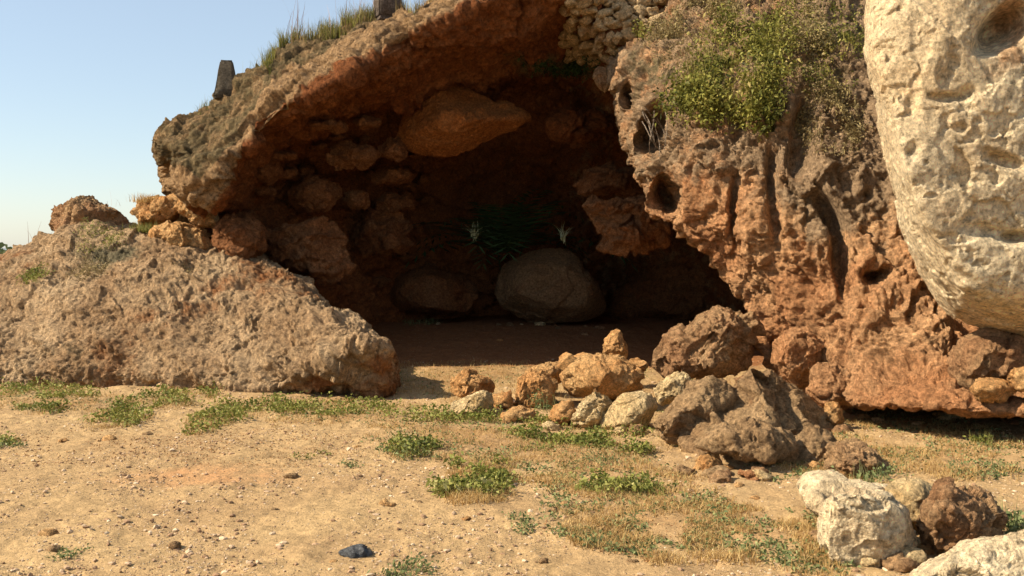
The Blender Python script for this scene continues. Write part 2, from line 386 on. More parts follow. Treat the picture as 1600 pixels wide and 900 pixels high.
# ------------------------------------------------------------------ rocks
_ico = {}
def ico(level):
    if level not in _ico:
        bm = bmesh.new(); bmesh.ops.create_icosphere(bm, subdivisions=level, radius=1)
        _ico[level] = (np.array([v.co[:] for v in bm.verts]), np.array([[v.index for v in f.verts] for f in bm.faces], np.int32)); bm.free()
    return _ico[level]
def hull_planes(pts):
    bm = bmesh.new()
    for p in pts: bm.verts.new(p)
    bmesh.ops.convex_hull(bm, input=bm.verts[:])
    bm.normal_update()
    pl = []
    for f in bm.faces:
        n = np.array(f.normal[:]); h = float(n @ np.array(f.verts[0].co[:]))
        if f.calc_area() < 1e-7: continue
        for m_, g_ in pl:
            if m_ @ n > .992 and abs(g_ - h) < .02 * abs(h) + .002: break
        else: pl.append((n, h))
    bm.free(); return np.array([a for a, _ in pl]), np.array([b for _, b in pl])
def rock_mesh(outline, d0, thick, level=6, front=.55, tilt=0.0, sharp=34, seed=0, amp=1.0, pits=.4, s=None, cob=0, raw=None, cuts=6):
    """rock whose outline seen from the front is traced; thick = size front to back in metres"""
    r = np.random.default_rng(seed + 100)
    o = np.array(outline, float); c = o.mean(0)
    lo, hi = o[:, 1].min(), o[:, 1].max()
    pts = []
    for i, (x, y) in enumerate(o):
        dd = d0 + tilt * ((hi - y) / max(hi - lo, 1)) * thick
        pts.append(P(x, y, dd))
        j = r.uniform(.85, 1.15, 2)
        q = c + (o[i] - c) * front * j[0] ; pts.append(P(q[0], q[1], dd - thick * .5 * r.uniform(.75, 1.05)))
        q = c + (o[i] - c) * .62 * j[1] ; pts.append(P(q[0], q[1], dd + thick * .5 * r.uniform(.8, 1.1)))
    pts = np.array(pts) if raw is None else np.array([P(*p) for p in raw]); cen = pts.mean(0)
    n, h = hull_planes(pts - cen)
    ok = h > 1e-4; n, h = n[ok], h[ok]
    cn = r.normal(size=(cuts, 3)); cn /= np.linalg.norm(cn, axis=1)[:, None]
    n = np.concatenate([n, cn]); h = np.concatenate([h, ((pts - cen) @ cn.T).max(0) * r.uniform(.70, .88, cuts)])
    U, Fc = ico(level)
    den = U @ n.T
    rr = np.where(den > 1e-3, h[None] / np.maximum(den, 1e-3), 1e3)
    size = np.median(rr.min(1))
    k = sharp / size
    rm = rr.min(1)
    rad = rm - np.log(np.exp(-k * np.minimum(rr - rm[:, None], 50 / k)).sum(1)) / k * .6
    V = cen + U * rad[:, None]
    Nn = vnormals(V, Fc)
    sc = s or np.clip(.55 / size, .9, 4.0)
    V = rock_disp(V + seed * 0, Nn, amp, pits=pits, s=sc, cob=cob)
    return V, Fc, cen
def rock(name, label, outline, d0, thick, mat, cat='rock', group=None, parent=None, zone=None, **kw):
    kw.setdefault('seed', int(abs(outline[0][0] * 7 + outline[0][1])))
    V, Fc, cen = rock_mesh(outline, d0, thick, **kw)
    zn = np.full(len(V), -.05 if mat in (M_white, M_pale) else .1) + .4 * perlin(V * 1.7 + 3) if zone is None else zone(V)
    org = cen.copy(); org[2] = V[:, 2].min() if parent is None else cen[2]
    o = link(name, V, Fc, mat, parent, origin=org, attrs={'zone': zn})
    if parent is None: tag(o, label, cat, group)
    elif label: o['label'] = label
    return o

# big pale boulder on the right
def wz(V):
    a, b = proj(V)
    return .1 + .75 * np.exp(-(((a - 1575) / 35) ** 2 + ((b - 35) / 40) ** 2)) + .35 * fbm(V * 2.2 + 9, 3) + .2 * np.exp(-(((b - 540) / 30) ** 2))
o = [(1352,-20),(1349,80),(1362,150),(1374,230),(1380,290),(1398,360),(1430,425),(1468,480),(1500,510),(1550,528),(1610,540),(1690,530),(1780,450),(1840,300),(1850,100),(1800,-120),(1650,-230),(1500,-230),(1390,-150)]
V, Fc, cen = rock_mesh(o, 7.9, 2.2, level=8, front=.84, cuts=0, sharp=26, seed=3, amp=.34, pits=.12, s=1.5, )
Nn = vnormals(V, Fc); px, py = proj(V)
for d in [(1572,40,40,24,.5,-35),(1545,75,22,10,.25,0),(1480,152,26,7,.16,0),(1510,146,14,10,.14,-40),(1428,235,10,16,.10,10),(1425,165,9,14,.10,0),(1555,365,45,12,.13,12),(1590,372,20,10,.16,0),(1430,300,14,14,.1,0),(1500,200,12,8,.1,0),(1432,50,9,20,.06,0),(1570,250,30,10,.12,20),(1500,430,30,8,.12,30)]:
    d = list(d); d[4] *= .4 if d[0] < 1560 else .8; V = dent(V, px, py, *d)
pp = fbm(V * 6.5 + 2, 3); V = V + np.array([0, 1, 0]) * (.022 * sstep(.25, .5, pp) * (V[:, 1] < 8))[:, None]
org = cen.copy(); org[2] = V[:, 2].min()
wb = link('giant_boulder', V, Fc, M_white, origin=org, attrs={'zone': wz(V)})
tag(wb, 'huge pale cream limestone boulder leaning against the pillar at right', 'boulder')

# left slab
sc_ = []
def scol(base, edge, m1, m2, ridge, back, down):
    b = P(*base); r = P(*ridge)
    sc_.append([b + np.array([0, .25, -.5]), b, P(*edge), P(*m1), P(*m2), r, r + np.array([0, back * .5, -.03]), r + np.array([0, back, -down * .4]), r + np.array([0, back + .35, -r[2] - .3])])
scol((-420,575,12.5), (-420,560,12.4), (-420,520,12.8), (-420,490,13.2), (-420,460,13.8), 2, .3)
scol((-200,588,11.8), (-200,560,11.9), (-200,520,12.3), (-195,480,12.8), (-190,440,13.4), 2.5, .3)
scol((-60,592,11.4), (-60,560,11.5), (-55,515,12), (-50,465,12.6), (-45,422,13.4), 2.6, .3)
scol((10,593,11.4), (12,560,11.5), (12,510,12), (12,455,12.7), (10,403,13.7), 2.8, .3)
scol((95,598,11.2), (95,565,11.25), (95,505,11.7), (92,440,12.5), (85,372,13.6), 2.8, .1)
scol((180,602,11.1), (182,570,11.1), (182,500,11.6), (175,430,12.4), (165,362,13.4), 2.8, .1)
scol((300,608,10.9), (300,580,10.9), (296,515,11.3), (288,450,12.0), (272,388,12.9), 2.4, .1)
scol((415,616,10.75), (410,600,10.6), (408,540,10.9), (400,475,11.6), (382,412,12.4), 1.2, .3)
scol((500,625,10.75), (497,575,10.3), (494,550,10.5), (490,505,11.0), (480,464,11.8), .7, .3)
scol((555,634,10.7), (553,548,10.1), (552,535,10.25), (550,528,10.6), (542,506,11.3), .5, .3)
scol((592,640,10.5), (600,555,10.15), (600,540,10.3), (598,546,10.6), (590,536,11.0), .4, .3)
scol((604,640,10.75), (613,578,10.45), (613,565,10.6), (610,555,10.9), (602,546,11.3), .3, .2)
scol((598,632,11.7), (607,582,11.4), (607,572,11.45), (605,564,11.6), (600,556,11.8), .2, .1)
V, Fc = loft(np.array(sc_), 620, 420)
Nn = vnormals(V, Fc)
if Nn[:, 1].mean() > 0: Nn = -Nn; Fc = Fc[:, ::-1]
px, py = proj(V)
V = rock_disp(V, Nn, .7, pits=.7, s=1.9, low=.9, fine=1.9)
q = V @ np.array([[.86, 0, .5], [0, 1, 0], [-.5, 0, .86]])      # bedding ridges running down to the left
V = V + Nn * (.05 * ridged(q * np.array([.45, .8, 1.7]) + 4, 2, .5) - .02)[:, None]
Vn = Nn * (.07 * ridged(q * np.array([1.0, 1.5, 3.6]), 4, .55) * (.35 + .65 * sstep(-.3, .35, fbm(V * .8, 2))))[:, None]
V = V + Vn
edgey = np.interp(px, [400, 420, 500, 560, 600, 620], [640, 612, 572, 546, 538, 540])
zn = .08 + .7 * perlin(V * .7 + 5) + .45 * sstep(0, 18, py - edgey) * (px > 415)
z2 = .6 * np.exp(-(((px - 150) / 55) ** 2 + ((py - 400) / 35) ** 2)) + .35 * fbm(V * 1.1 + 50, 3) * (px < 420)
sl = link('rock_slab', V, Fc, M_slab, origin=P(300, 608, 11) * np.array([1, 1, 0]), attrs={'zone': zn, 'zone2': z2})
tag(sl, 'long tan rock slab sloping down to the right at the left of the cave mouth', 'rock slab')
SLAB = (V, vnormals(V, Fc), px, py)

G_heap = 'loose rocks piled across the cave entrance'
RK = [
 ('upright block of orange rock at the left end of the heap', [(706,602),(712,582),(735,574),(762,588),(779,605),(772,626),(740,632),(708,628)], 9.9, .5, M_och, dict(pits=.6)),
 ('low wedge of orange rock in front of the heap left end', [(698,642),(706,630),(728,618),(748,606),(772,618),(779,650),(740,654),(704,652)], 9.3, .45, M_pale, {}),
 ('small orange stone right of the leftmost blocks', [(766,622),(784,608),(800,614),(801,640),(772,642)], 9.55, .3, M_och, {}),
 ('orange rock with the green weed at its foot', [(800,622),(805,592),(830,574),(855,582),(872,606),(868,636),(830,641),(803,638)], 9.7, .5, M_och, {}),
 ('reddish flat stone directly left of the large oval boulder', [(818,578),(845,563),(874,567),(880,597),(850,606),(822,598)], 10.4, .4, M_och, {}),
 ('large oval ochre boulder in the middle of the heap', [(876,590),(882,567),(912,554),(960,552),(1005,562),(1025,586),(1015,609),(975,622),(930,624),(890,614)], 9.75, .8, M_och, dict(level=6)),
 ('pointed stone standing up behind the oval boulder', [(934,556),(946,530),(966,514),(979,524),(984,556),(960,562)], 10.9, .3, M_och, dict(front=.4)),
 ('low orange stone in front of the weed', [(780,649),(800,636),(832,637),(850,656),(820,664),(785,662)], 8.9, .3, M_och, {}),
 ('tilted orange stone left of the rough pale yellow one', [(848,656),(866,636),(894,623),(906,640),(896,668),(862,670)], 8.8, .35, M_och, {}),
 ('rough pale yellow stone in the front row with a white foot', [(888,652),(906,626),(930,610),(952,616),(959,634),(942,660),(916,672),(892,670)], 8.65, .4, M_pale, dict(pits=.8)),
 ('smooth pale grey wedge stone in the front row', [(934,670),(950,636),(975,614),(1018,613),(1031,636),(1012,666),(975,678)], 8.5, .45, M_pale, dict(pits=.05, amp=.5)),
 ('pale yellow crumbly stone below the pitted boulder', [(1020,606),(1040,586),(1065,580),(1095,592),(1092,622),(1060,637),(1028,632)], 9.1, .45, M_pale, dict(pits=.8)),
 ('large pitted red brown boulder against the pillar foot', [(1010,565),(1040,525),(1085,490),(1125,475),(1172,480),(1182,520),(1165,575),(1120,600),(1060,600),(1020,590)], 9.9, 1.1, M_pit, dict(level=7, pits=1.1)),
 ('dark peaked grey brown boulder, tallest of the heap', [(1100,620),(1138,585),(1165,563),(1192,556),(1218,574),(1250,610),(1290,650),(1318,682),(1300,725),(1240,745),(1160,735),(1105,690)], 7.45, .9, M_grey, dict(level=7, pits=.6, cuts=2, amp=.8, raw=[(1172,563,7.9),(1205,560,8.2),(1228,578,8.1),(1196,610,7.55),(1205,670,7.2),(1160,745,6.95),(1235,750,7.1),(1138,588,8.0),(1075,640,7.8),(1060,690,7.5),(1105,740,7.2),(1252,608,8.4),(1312,650,8.6),(1340,690,8.7),(1310,735,8.4),(1290,748,8.0),(1180,600,8.9),(1110,690,8.9),(1240,720,9.2)])),
 ('grey flank rock leaning on the left of the peaked boulder', [(1008,668),(1050,630),(1095,603),(1135,586),(1150,640),(1130,690),(1060,700),(1020,692)], 7.8, .6, M_grey, dict(level=6, pits=.5)),
 ('low broad brown rock at the foot of the peaked boulder', [(1075,698),(1100,672),(1150,656),(1210,662),(1248,700),(1240,735),(1180,732),(1115,714)], 7.0, .6, M_grey, dict(level=6, pits=.6)),
 ('small red stone lying alone left of the knobbly rock', [(1083,738),(1088,713),(1103,708),(1130,719),(1135,740),(1105,746)], 6.9, .22, M_och, {}),
 ('low grey brown rock at the right end of the peaked boulder', [(1225,735),(1240,690),(1275,668),(1318,690),(1330,730),(1290,752),(1240,750)], 7.15, .5, M_grey, dict(pits=.6)),
 ('knobbly dark brown rock right of the peaked boulder', [(1288,738),(1291,692),(1320,682),(1362,692),(1390,715),(1404,748),(1350,758),(1300,756)], 6.75, .5, M_pit, dict(level=6, pits=.9, cob=.6, amp=.8)),
 ('pale back half of the cream block in the right foreground', [(1242,768),(1262,744),(1300,738),(1345,748),(1392,762),(1400,800),(1340,825),(1270,810)], 5.6, .5, M_white, dict(level=6, pits=.2, amp=.6)),
 ('large pale cream block in the right foreground', [(1276,815),(1290,778),(1335,765),(1385,775),(1412,800),(1421,850),(1405,895),(1345,912),(1285,895)], 4.98, .5, M_white, dict(level=7, pits=.25, amp=.6, front=.8, cuts=3)),
 ('tan rock between the cream block and the pitted brown rock', [(1372,775),(1400,756),(1440,751),(1466,770),(1462,815),(1425,845),(1395,835)], 5.45, .45, M_pale, dict(level=6, pits=.6)),
 ('pitted purple brown rock in the right foreground', [(1415,850),(1436,795),(1478,760),(1520,754),(1550,775),(1563,818),(1545,860),(1500,892),(1440,895)], 5.05, .6, M_pit, dict(level=7, pits=1.0)),
 ('pale cream rock cut off by the bottom right corner', [(1396,915),(1440,884),(1500,872),(1560,848),(1600,838),(1700,845),(1780,940),(1620,1040),(1420,1000)], 4.25, .7, M_white, dict(level=7, pits=.4, amp=.7)),
 ('brown rock wedged under the giant pale boulder', [(1488,565),(1505,532),(1550,524),(1610,535),(1660,560),(1640,610),(1540,612),(1498,598)], 7.85, .8, M_pit, dict(level=6, pits=.7)),
 ('pale knob of rock at the right edge under the giant boulder', [(1568,590),(1585,566),(1620,562),(1660,580),(1650,615),(1590,612)], 7.4, .4, M_och, {}),
 ('flat pale stone on the ledge below the giant boulder', [(1512,607),(1535,596),(1572,598),(1592,612),(1575,624),(1525,622)], 7.4, .35, M_och, {}),
 ('rounded ochre knob at the left foot of the pillar', [(1192,565),(1205,528),(1240,512),(1285,525),(1305,560),(1285,600),(1225,602)], 9.5, .6, M_pil, dict(level=6)),
 ('wedge of ochre rock at the foot of the pillar', [(1258,612),(1275,572),(1308,560),(1340,575),(1338,620),(1290,640)], 9.0, .5, M_pil, dict(level=6, pits=.3)),
 ('small red stone beside the shade of the pillar foot', [(1284,650),(1290,625),(1308,630),(1325,660),(1310,675),(1290,668)], 8.3, .25, M_och, {}),
]
for lab, o, d, t, m, kw in RK:
    nm = 'boulder' if 'boulder' in lab.split(' at ')[0].split(' of ')[0].split(' against')[0].split(' under')[0].split(' below')[0].split(' behind')[0].split(' directly')[0].split(' leaning')[0] else 'rock'
    kw = dict(kw)
    if t <= .35: kw.setdefault('level', 5)
    rock(nm, lab, o, d, t, m, 'boulder' if nm == 'boulder' else 'rock', G_heap if o[0][0] < 1240 else None, **kw)
# rocks on top of the slope at left
for lab, o, d, t, m in [
 ('dark knobbly rock alone on the skyline at far left', [(78,348),(84,322),(110,308),(145,303),(182,316),(208,342),(198,368),(120,376),(84,370)], 14.2, .9, M_pit),
 ('orange rock on the slope between the skyline rock and the overhang', [(200,335),(215,308),(250,298),(290,305),(300,335),(270,360),(215,356)], 13.8, .8, M_och),
 ('pale orange rock just under the tip of the overhang', [(238,365),(255,350),(290,338),(330,350),(335,395),(290,402),(250,385)], 13.0, .6, M_och),
 ('rough orange rock touching the tip of the overhang', [(272,330),(285,300),(320,295),(350,325),(345,352),(300,356)], 13.2, .6, M_och)]:
    rock('rock', lab, o, d, t, m, group='rocks on the slope left of the cave', level=6, pits=.7)
# boulders embedded in the cave wall (parts of the cliff)
for lab, o, d, t, m, kw in [
 ('large lens shaped orange boulder wedged in the roof', [(618,224),(628,185),(652,148),(690,118),(745,138),(790,165),(830,184),(780,208),(740,228),(690,240),(640,238)], 14.4, 1.5, M_hang, dict(level=7, pits=.5, amp=.55, cuts=0, front=.35)),
 (None, [(326,352),(365,335),(405,352),(418,392),(385,425),(340,410)], 13.0, .8, M_cave, {}),
 (None, [(400,372),(450,340),(510,335),(552,372),(545,425),(505,452),(440,445),(405,410)], 13.6, 1.2, M_cave, {}),
 (None, [(448,310),(470,280),(505,275),(528,300),(515,330),(470,335)], 14.6, .8, M_cave, {}),
 (None, [(530,318),(545,298),(572,300),(575,322),(550,332)], 14.9, .5, M_cave, {}),
 (None, [(578,275),(600,256),(635,262),(645,280),(615,292),(585,290)], 15.2, .6, M_cave, {}),
 (None, [(548,365),(580,332),(640,335),(660,375),(630,405),(570,405)], 15.6, 1, M_cave, {}),
 (None, [(384,262),(405,246),(436,252),(446,272),(420,284),(392,280)], 13.9, .5, M_cave, {}),
 (None, [(508,242),(540,222),(585,225),(598,245),(565,258),(520,256)], 14.3, .6, M_cave, {}),
 (None, [(590,238),(608,216),(632,224),(634,246),(610,252)], 14.4, .5, M_cave, {}),
 (None, [(580,318),(600,300),(640,302),(652,325),(620,340),(588,336)], 15.6, .6, M_cave, {}),
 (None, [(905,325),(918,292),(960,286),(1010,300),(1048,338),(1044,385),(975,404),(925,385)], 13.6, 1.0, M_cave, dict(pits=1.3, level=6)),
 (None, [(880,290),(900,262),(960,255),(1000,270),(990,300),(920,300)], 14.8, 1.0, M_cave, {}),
 (None, [(925,120),(935,105),(955,108),(962,130),(940,142)], 13.2, .4, M_pit, {}),
 (None, [(840,195),(880,160),(940,168),(960,200),(910,225),(860,220)], 15.2, .9, M_over, {}),
]:
    kw = dict(kw); kw.setdefault('level', 6); kw.setdefault('cuts', 9); kw.setdefault('amp', 1.2); rock('embedded_boulder', lab, o, d, t, m, parent=cliff, **kw)
def ov_depth(x, y, rad=9):
    m_ = (np.abs(OV[2] - x) < rad) & (np.abs(OV[3] - y) < rad); return float(OV[0][m_, 1].min()) if m_.any() else None
r = np.random.default_rng(404); got = []
while len(got) < 34:
    x, y = r.uniform(370, 690), r.uniform(190, 445); w_, h_ = r.uniform(10, 30), r.uniform(6, 15)
    zlip = np.interp(x, lipx, lipy)
    if y < zlip + 55 or any(abs(x - a) < 22 and abs(y - b_) < 14 for a, b_ in got) or (x > 600 and y < 240): continue
    dd = ov_depth(x, y)
    if dd is None: continue
    got.append((x, y)); an = np.linspace(0, 6.28, 9)[:-1] + r.uniform(0, .7, 8)
    rock('embedded_boulder', None, [(x + w_ * math.cos(t) * r.uniform(.8, 1.1), y + h_ * math.sin(t) * r.uniform(.8, 1.1)) for t in an], dd + .02, .55, M_cave, parent=cliff, level=5, cuts=8, pits=.3, seed=len(got))
# boulders on the cave floor
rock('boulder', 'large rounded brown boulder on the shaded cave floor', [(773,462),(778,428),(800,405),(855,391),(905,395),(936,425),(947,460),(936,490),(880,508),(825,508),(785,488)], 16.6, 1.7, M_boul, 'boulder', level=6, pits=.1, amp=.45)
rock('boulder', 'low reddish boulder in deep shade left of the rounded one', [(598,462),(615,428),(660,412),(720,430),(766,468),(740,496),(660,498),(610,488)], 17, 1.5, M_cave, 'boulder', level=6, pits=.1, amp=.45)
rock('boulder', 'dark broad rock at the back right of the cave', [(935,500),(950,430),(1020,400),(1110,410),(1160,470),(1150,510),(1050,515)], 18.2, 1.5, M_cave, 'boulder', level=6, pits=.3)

# ------------------------------------------------------------------ ground
xs = np.concatenate([np.linspace(-400, -30, 24, endpoint=False), np.linspace(-30, -6.5, 40, endpoint=False), np.linspace(-6.5, 7.5, 640), np.linspace(7.8, 30, 40), np.linspace(45, 400, 20)])
ys = np.concatenate([np.linspace(-30, 3.4, 16, endpoint=False), np.linspace(3.4, 11.5, 560, endpoint=False), np.linspace(11.5, 20, 220, endpoint=False), np.linspace(20, 60, 50, endpoint=False), np.geomspace(60, 2500, 30)])
X, Y = np.meshgrid(xs, ys, indexing='ij'); X = X.ravel(); Y = Y.ravel()
X = X * np.where(Y > 60, Y / 60, 1.0)
Z = ground_h(X, Y)
V = np.stack([X, Y, Z], 1)
q = V * 1.0; q[:, 2] = 0
near = (Y < 20) & (np.abs(X) < 9)
nz = np.zeros(len(V)); nz[near] = .011 * fbm(q[near] * 5, 4, .6) + .007 * ridged(q[near] * 17, 2) + .02 * np.maximum(0, fbm(q[near] * 2.2 + 8, 2))
px, py = proj(V)
def blob(cx, cy, rx, ry, ang=0):
    a = R(ang); u = ((px - cx) * math.cos(a) + (py - cy) * math.sin(a)) / rx; v = (-(px - cx) * math.sin(a) + (py - cy) * math.cos(a)) / ry
    return np.exp(-(u * u + v * v))
GREENS = [(700,655,110,9,2),(900,694,110,8,8),(980,768,80,12,4),(740,772,55,14,0),(60,615,90,10,2),(250,628,80,14,-8),(345,655,55,16,-15),(190,655,50,12,-10),(470,640,110,12,2),(560,640,80,10,3),(650,705,40,12,0),(60,640,40,8,0),(760,740,50,15,5),(10,692,20,6,0),(780,660,120,8,3)]
STRAWS = [(800,588,170,14,0),(1050,810,170,40,12),(1280,850,60,50,0),(560,655,140,14,2),(760,690,160,34,8),(900,720,140,40,12),(1000,780,160,34,14),(1150,830,140,34,16),(700,600,40,22,0),(1430,665,120,16,8),(1230,700,200,30,10),(90,630,100,14,0),(1500,720,150,30,0),(950,850,90,14,14)]
FIELD = {}
def pmask(px_, py_, L):
    s = np.zeros(len(px_))
    for cx, cy, rx, ry, an in L:
        a = R(an); u = ((px_ - cx) * math.cos(a) + (py_ - cy) * math.sin(a)) / rx; v = (-(px_ - cx) * math.sin(a) + (py_ - cy) * math.cos(a)) / ry
        s = np.maximum(s, np.exp(-(u * u + v * v)))
    return s
gr = pmask(px, py, GREENS) * .55; st = pmask(px, py, STRAWS) * .6
red = blob(310, 745, 210, 26, -2) * .6
cf = .9 * sstep(11.9, 13.4, Y) * (Y < 30) * (np.abs(X) < 9)  # dark red earth tone, its edge painted to follow the cave's shadow edge
far = Y > 30
gr[far] = .6
nz += .03 * st * near
V[:, 2] += nz
nx, ny = len(xs), len(ys)
i, j = np.meshgrid(np.arange(nx - 1), np.arange(ny - 1), indexing='ij'); a = (i * ny + j).ravel()
Fg = np.stack([a, a + ny, a + ny + 1, a + 1], 1)
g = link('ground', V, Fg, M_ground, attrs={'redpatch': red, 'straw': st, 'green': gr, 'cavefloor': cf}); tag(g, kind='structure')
def surf(x, y):
    q = np.stack([x, y, np.zeros_like(x)], 1)
    return ground_h(x, y) + .011 * fbm(q * 5, 4, .6) + .007 * ridged(q * 17, 2) + .02 * np.maximum(0, fbm(q * 2.2 + 8, 2))

# ------------------------------------------------------------------ stones and gravel
U1, F1 = ico(1)
def stones(P0, size, seed):
    r = np.random.default_rng(seed); n = len(P0)
    D = 1 + r.uniform(-.28, .28, (n, len(U1)))
    S = size[:, None] * r.uniform(.6, 1.25, (n, 3)) * np.array([1, 1, .65])
    a = r.uniform(0, 6.28, n); ca, sa = np.cos(a), np.sin(a)
    v = U1[None] * D[:, :, None] * S[:, None, :]
    x = v[..., 0] * ca[:, None] - v[..., 1] * sa[:, None]; y = v[..., 0] * sa[:, None] + v[..., 1] * ca[:, None]
    v = np.stack([x, y, v[..., 2]], -1) + P0[:, None]
    Fs = (F1[None] + (np.arange(n) * len(U1))[:, None, None]).reshape(-1, 3)
    return v.reshape(-1, 3), Fs, np.repeat(r.random(n), len(U1))
def stone_mat():
    m, nt, b = new_mat('gravel_stone')
    c = ramp(nt, attr(nt, 'rnd'), [(0, (.17, .10, .055)), (.3, (.34, .21, .12)), (.6, (.46, .32, .20)), (.85, (.52, .38, .24)), (1, (.60, .47, .32))])
    co = N(nt, 'ShaderNodeNewGeometry').outputs['Position']
    c = mix(nt, 1.0, c, ramp(nt, noise(nt, co, 60, 6, .7), [(.3, .7), (.7, 1.25)]), 'MULTIPLY')
    nt.links.new(c, b.inputs['Base Color']); return m
M_stone = stone_mat()
n = 80000
y = 1 / rng.uniform(1 / 13.5, 1 / 3.7, n) ; x = rng.uniform(-.62, .62, n) * y
dens = fbm(np.stack([x, y, 0 * x], 1) * 1.3 + 3, 3)
keep = rng.random(n) < .45 + .8 * dens; x, y = x[keep], y[keep]
sz = (.0028 + .006 * rng.random(len(x)) ** 3) * np.clip(y / 6, .8, 1.6) + .016 * rng.random(len(x)) ** 16
pp = np.stack([x, y, surf(x, y) + sz * .2], 1)
V, Fs, rn = stones(pp, sz, 5)
tag(link('gravel', V, Fs, M_stone, smooth=False, attrs={'rnd': rn}), 'fine sandy gravel scattered over the bare ground', 'gravel', kind='stuff')
SM = [(170,690,9,'small dark stone at the left edge of the path'),(158,690,6,0),(608,790,13,'flat pale stone in the middle of the bare ground'),(655,787,6,0),(550,862,0,0),(380,640,5,0),(500,660,5,0),(330,705,5,0),(400,705,5,0),(430,797,6,0),(230,680,6,0),(100,690,7,0),
      (240,748,6,0),(865,800,6,0),(700,835,6,0),(75,838,9,0),(85,862,8,0),(275,857,8,0),(325,843,6,0),(455,748,8,0),(745,790,6,0),(730,812,5,0),(520,880,9,0),(560,700,5,0),(880,790,7,0),(980,800,6,0),(1100,800,7,0),(690,690,6,0),(1420,660,8,0),(1350,655,9,0),(1500,700,7,0),(90,640,7,0),(1180,780,7,0),(850,880,8,0),(990,880,10,0)]
for sx, sy, w, lab in SM:
    if not w: continue
    q = on_ground(sx, sy); r_ = w / F * q[1]
    U, Fi = ico(3)
    V = U * np.array([r_, r_ * .8, r_ * .5]); V = rock_disp(V + q, U, .8, s=.16 / r_ * 1.0, pits=.2) - q
    V[:, 2] += r_ * .25
    o = link('stone', V + q, Fi, M_och if w % 2 else M_grey, origin=q, attrs={'zone': np.full(len(V), .2)})
    tag(o, lab or 'small brown stone lying loose on the sandy ground', 'stone', 'small stones on the bare ground')
protos = []
for k in range(5):
    U, Fi = ico(4); V = U * np.array([1, .8, .6]); V = rock_disp(V * .09 + 3.7 * k, U, 1.0, s=3.2, pits=.3) - 3.7 * k
    me = make_mesh('stone', V, Fi, attrs={'zone': np.full(len(V), .1)}); me.materials.append([M_och, M_pit, M_grey, M_pale, M_pil][k]); protos.append(me)
r = np.random.default_rng(55); cnt = 0
ZN = [(940, 670, 150, 14, 'small ochre and brown chips of stone among the rocks of the heap', 'stone chips around the rock heap'), (1400, 665, 150, 16, 'small broken stone lying at the shaded foot of the pillar', 'stone chips at the foot of the pillar'), (1180, 745, 170, 18, 'small broken stone on the weedy ground in front of the heap', 'stone chips in front of the heap'), (820, 520, 160, 18, 'small stone on the shaded cave floor', 'stone chips on the cave floor'), (1400, 870, 150, 30, 'small stone beside the cream block', 'stone chips beside the cream block')]
for zi, (cx_, cy_, rx_, ry_, lab, grp) in enumerate(ZN):
    for k in range(16):
        q = on_ground(cx_ + r.normal() * rx_ * .6, cy_ + r.normal() * ry_ * .6)
        o = bpy.data.objects.new('stone', protos[r.integers(5)]); COL.objects.link(o); sc1 = r.uniform(.25, .9)
        o.location = q + np.array([0, 0, .02 * sc1]); o.scale = (sc1 * r.uniform(.8, 1.3), sc1, sc1 * r.uniform(.7, 1)); o.rotation_euler = (r.uniform(-.3, .3), r.uniform(-.3, .3), r.uniform(0, 6.28))
        tag(o, lab, 'stone', grp)
# dark slate piece
U, Fi = ico(4); q = on_ground(557, 866)
V = U * np.array([.075, .05, .013]); V = rock_disp(V + q, U, .9, s=3, pits=.2) - q; V[:, 2] += .010
tag(link('stone', V + q, Fi, M_slate, origin=q), 'flat dark slate grey stone near the bottom of the bare ground', 'stone', 'small stones on the bare ground')

# ------------------------------------------------------------------ plants
def leaves(Pt, Nr, size, seed, droop=.3, aspect=.5, spread=1.0):
    """one bent leaf per point"""
    r = np.random.default_rng(seed); n = len(Pt)
    size = np.broadcast_to(size, (n,)) * r.uniform(.6, 1.3, n)
    t = r.normal(size=(n, 3)) * spread + Nr * .6; t /= np.linalg.norm(t, axis=1)[:, None]
    b = np.cross(t, r.normal(size=(n, 3))); b /= np.maximum(np.linalg.norm(b, axis=1), 1e-6)[:, None]
    nn = np.cross(t, b)
    L = size[:, None]
    v = np.stack([Pt, Pt + t * L * .5 + b * L * aspect * .5 - nn * L * .1, Pt + t * L - np.array([0, 0, 1]) * L * droop, Pt + t * L * .5 - b * L * aspect * .5 - nn * L * .1], 1)
    Fs = np.arange(n * 4).reshape(n, 4)
    return v.reshape(-1, 3), Fs, r
def blades(Pt, h, seed, w=.004, lean=.45, seg=3):
    r = np.random.default_rng(seed); n = len(Pt)
    h = np.broadcast_to(h, (n,)) * r.uniform(.5, 1.25, n)
    a = r.uniform(0, 6.283, n); dirv = np.stack([np.cos(a), np.sin(a), 0 * a], 1); l = (r.random(n) * lean)[:, None]
    a2 = r.uniform(0, 3.1416, n); side = np.stack([np.cos(a2), np.sin(a2), 0 * a2], 1)
    out = []
    for k in range(seg + 1):
        t = k / seg
        c = Pt + np.array([0, 0, 1]) * (h * t * (1 - .25 * l[:, 0] * t))[:, None] + dirv * l * (h * t * t)[:, None]
        ww = w * (1 - .85 * t)
        out += [c - side * ww, c + side * ww]
    v = np.stack(out, 1)
    base = (np.arange(n) * (2 * seg + 2))[:, None]
    fs = np.concatenate([base + np.array([2 * k, 2 * k + 1, 2 * k + 3, 2 * k + 2]) for k in range(seg)], 0)
    return v.reshape(-1, 3), fs, r
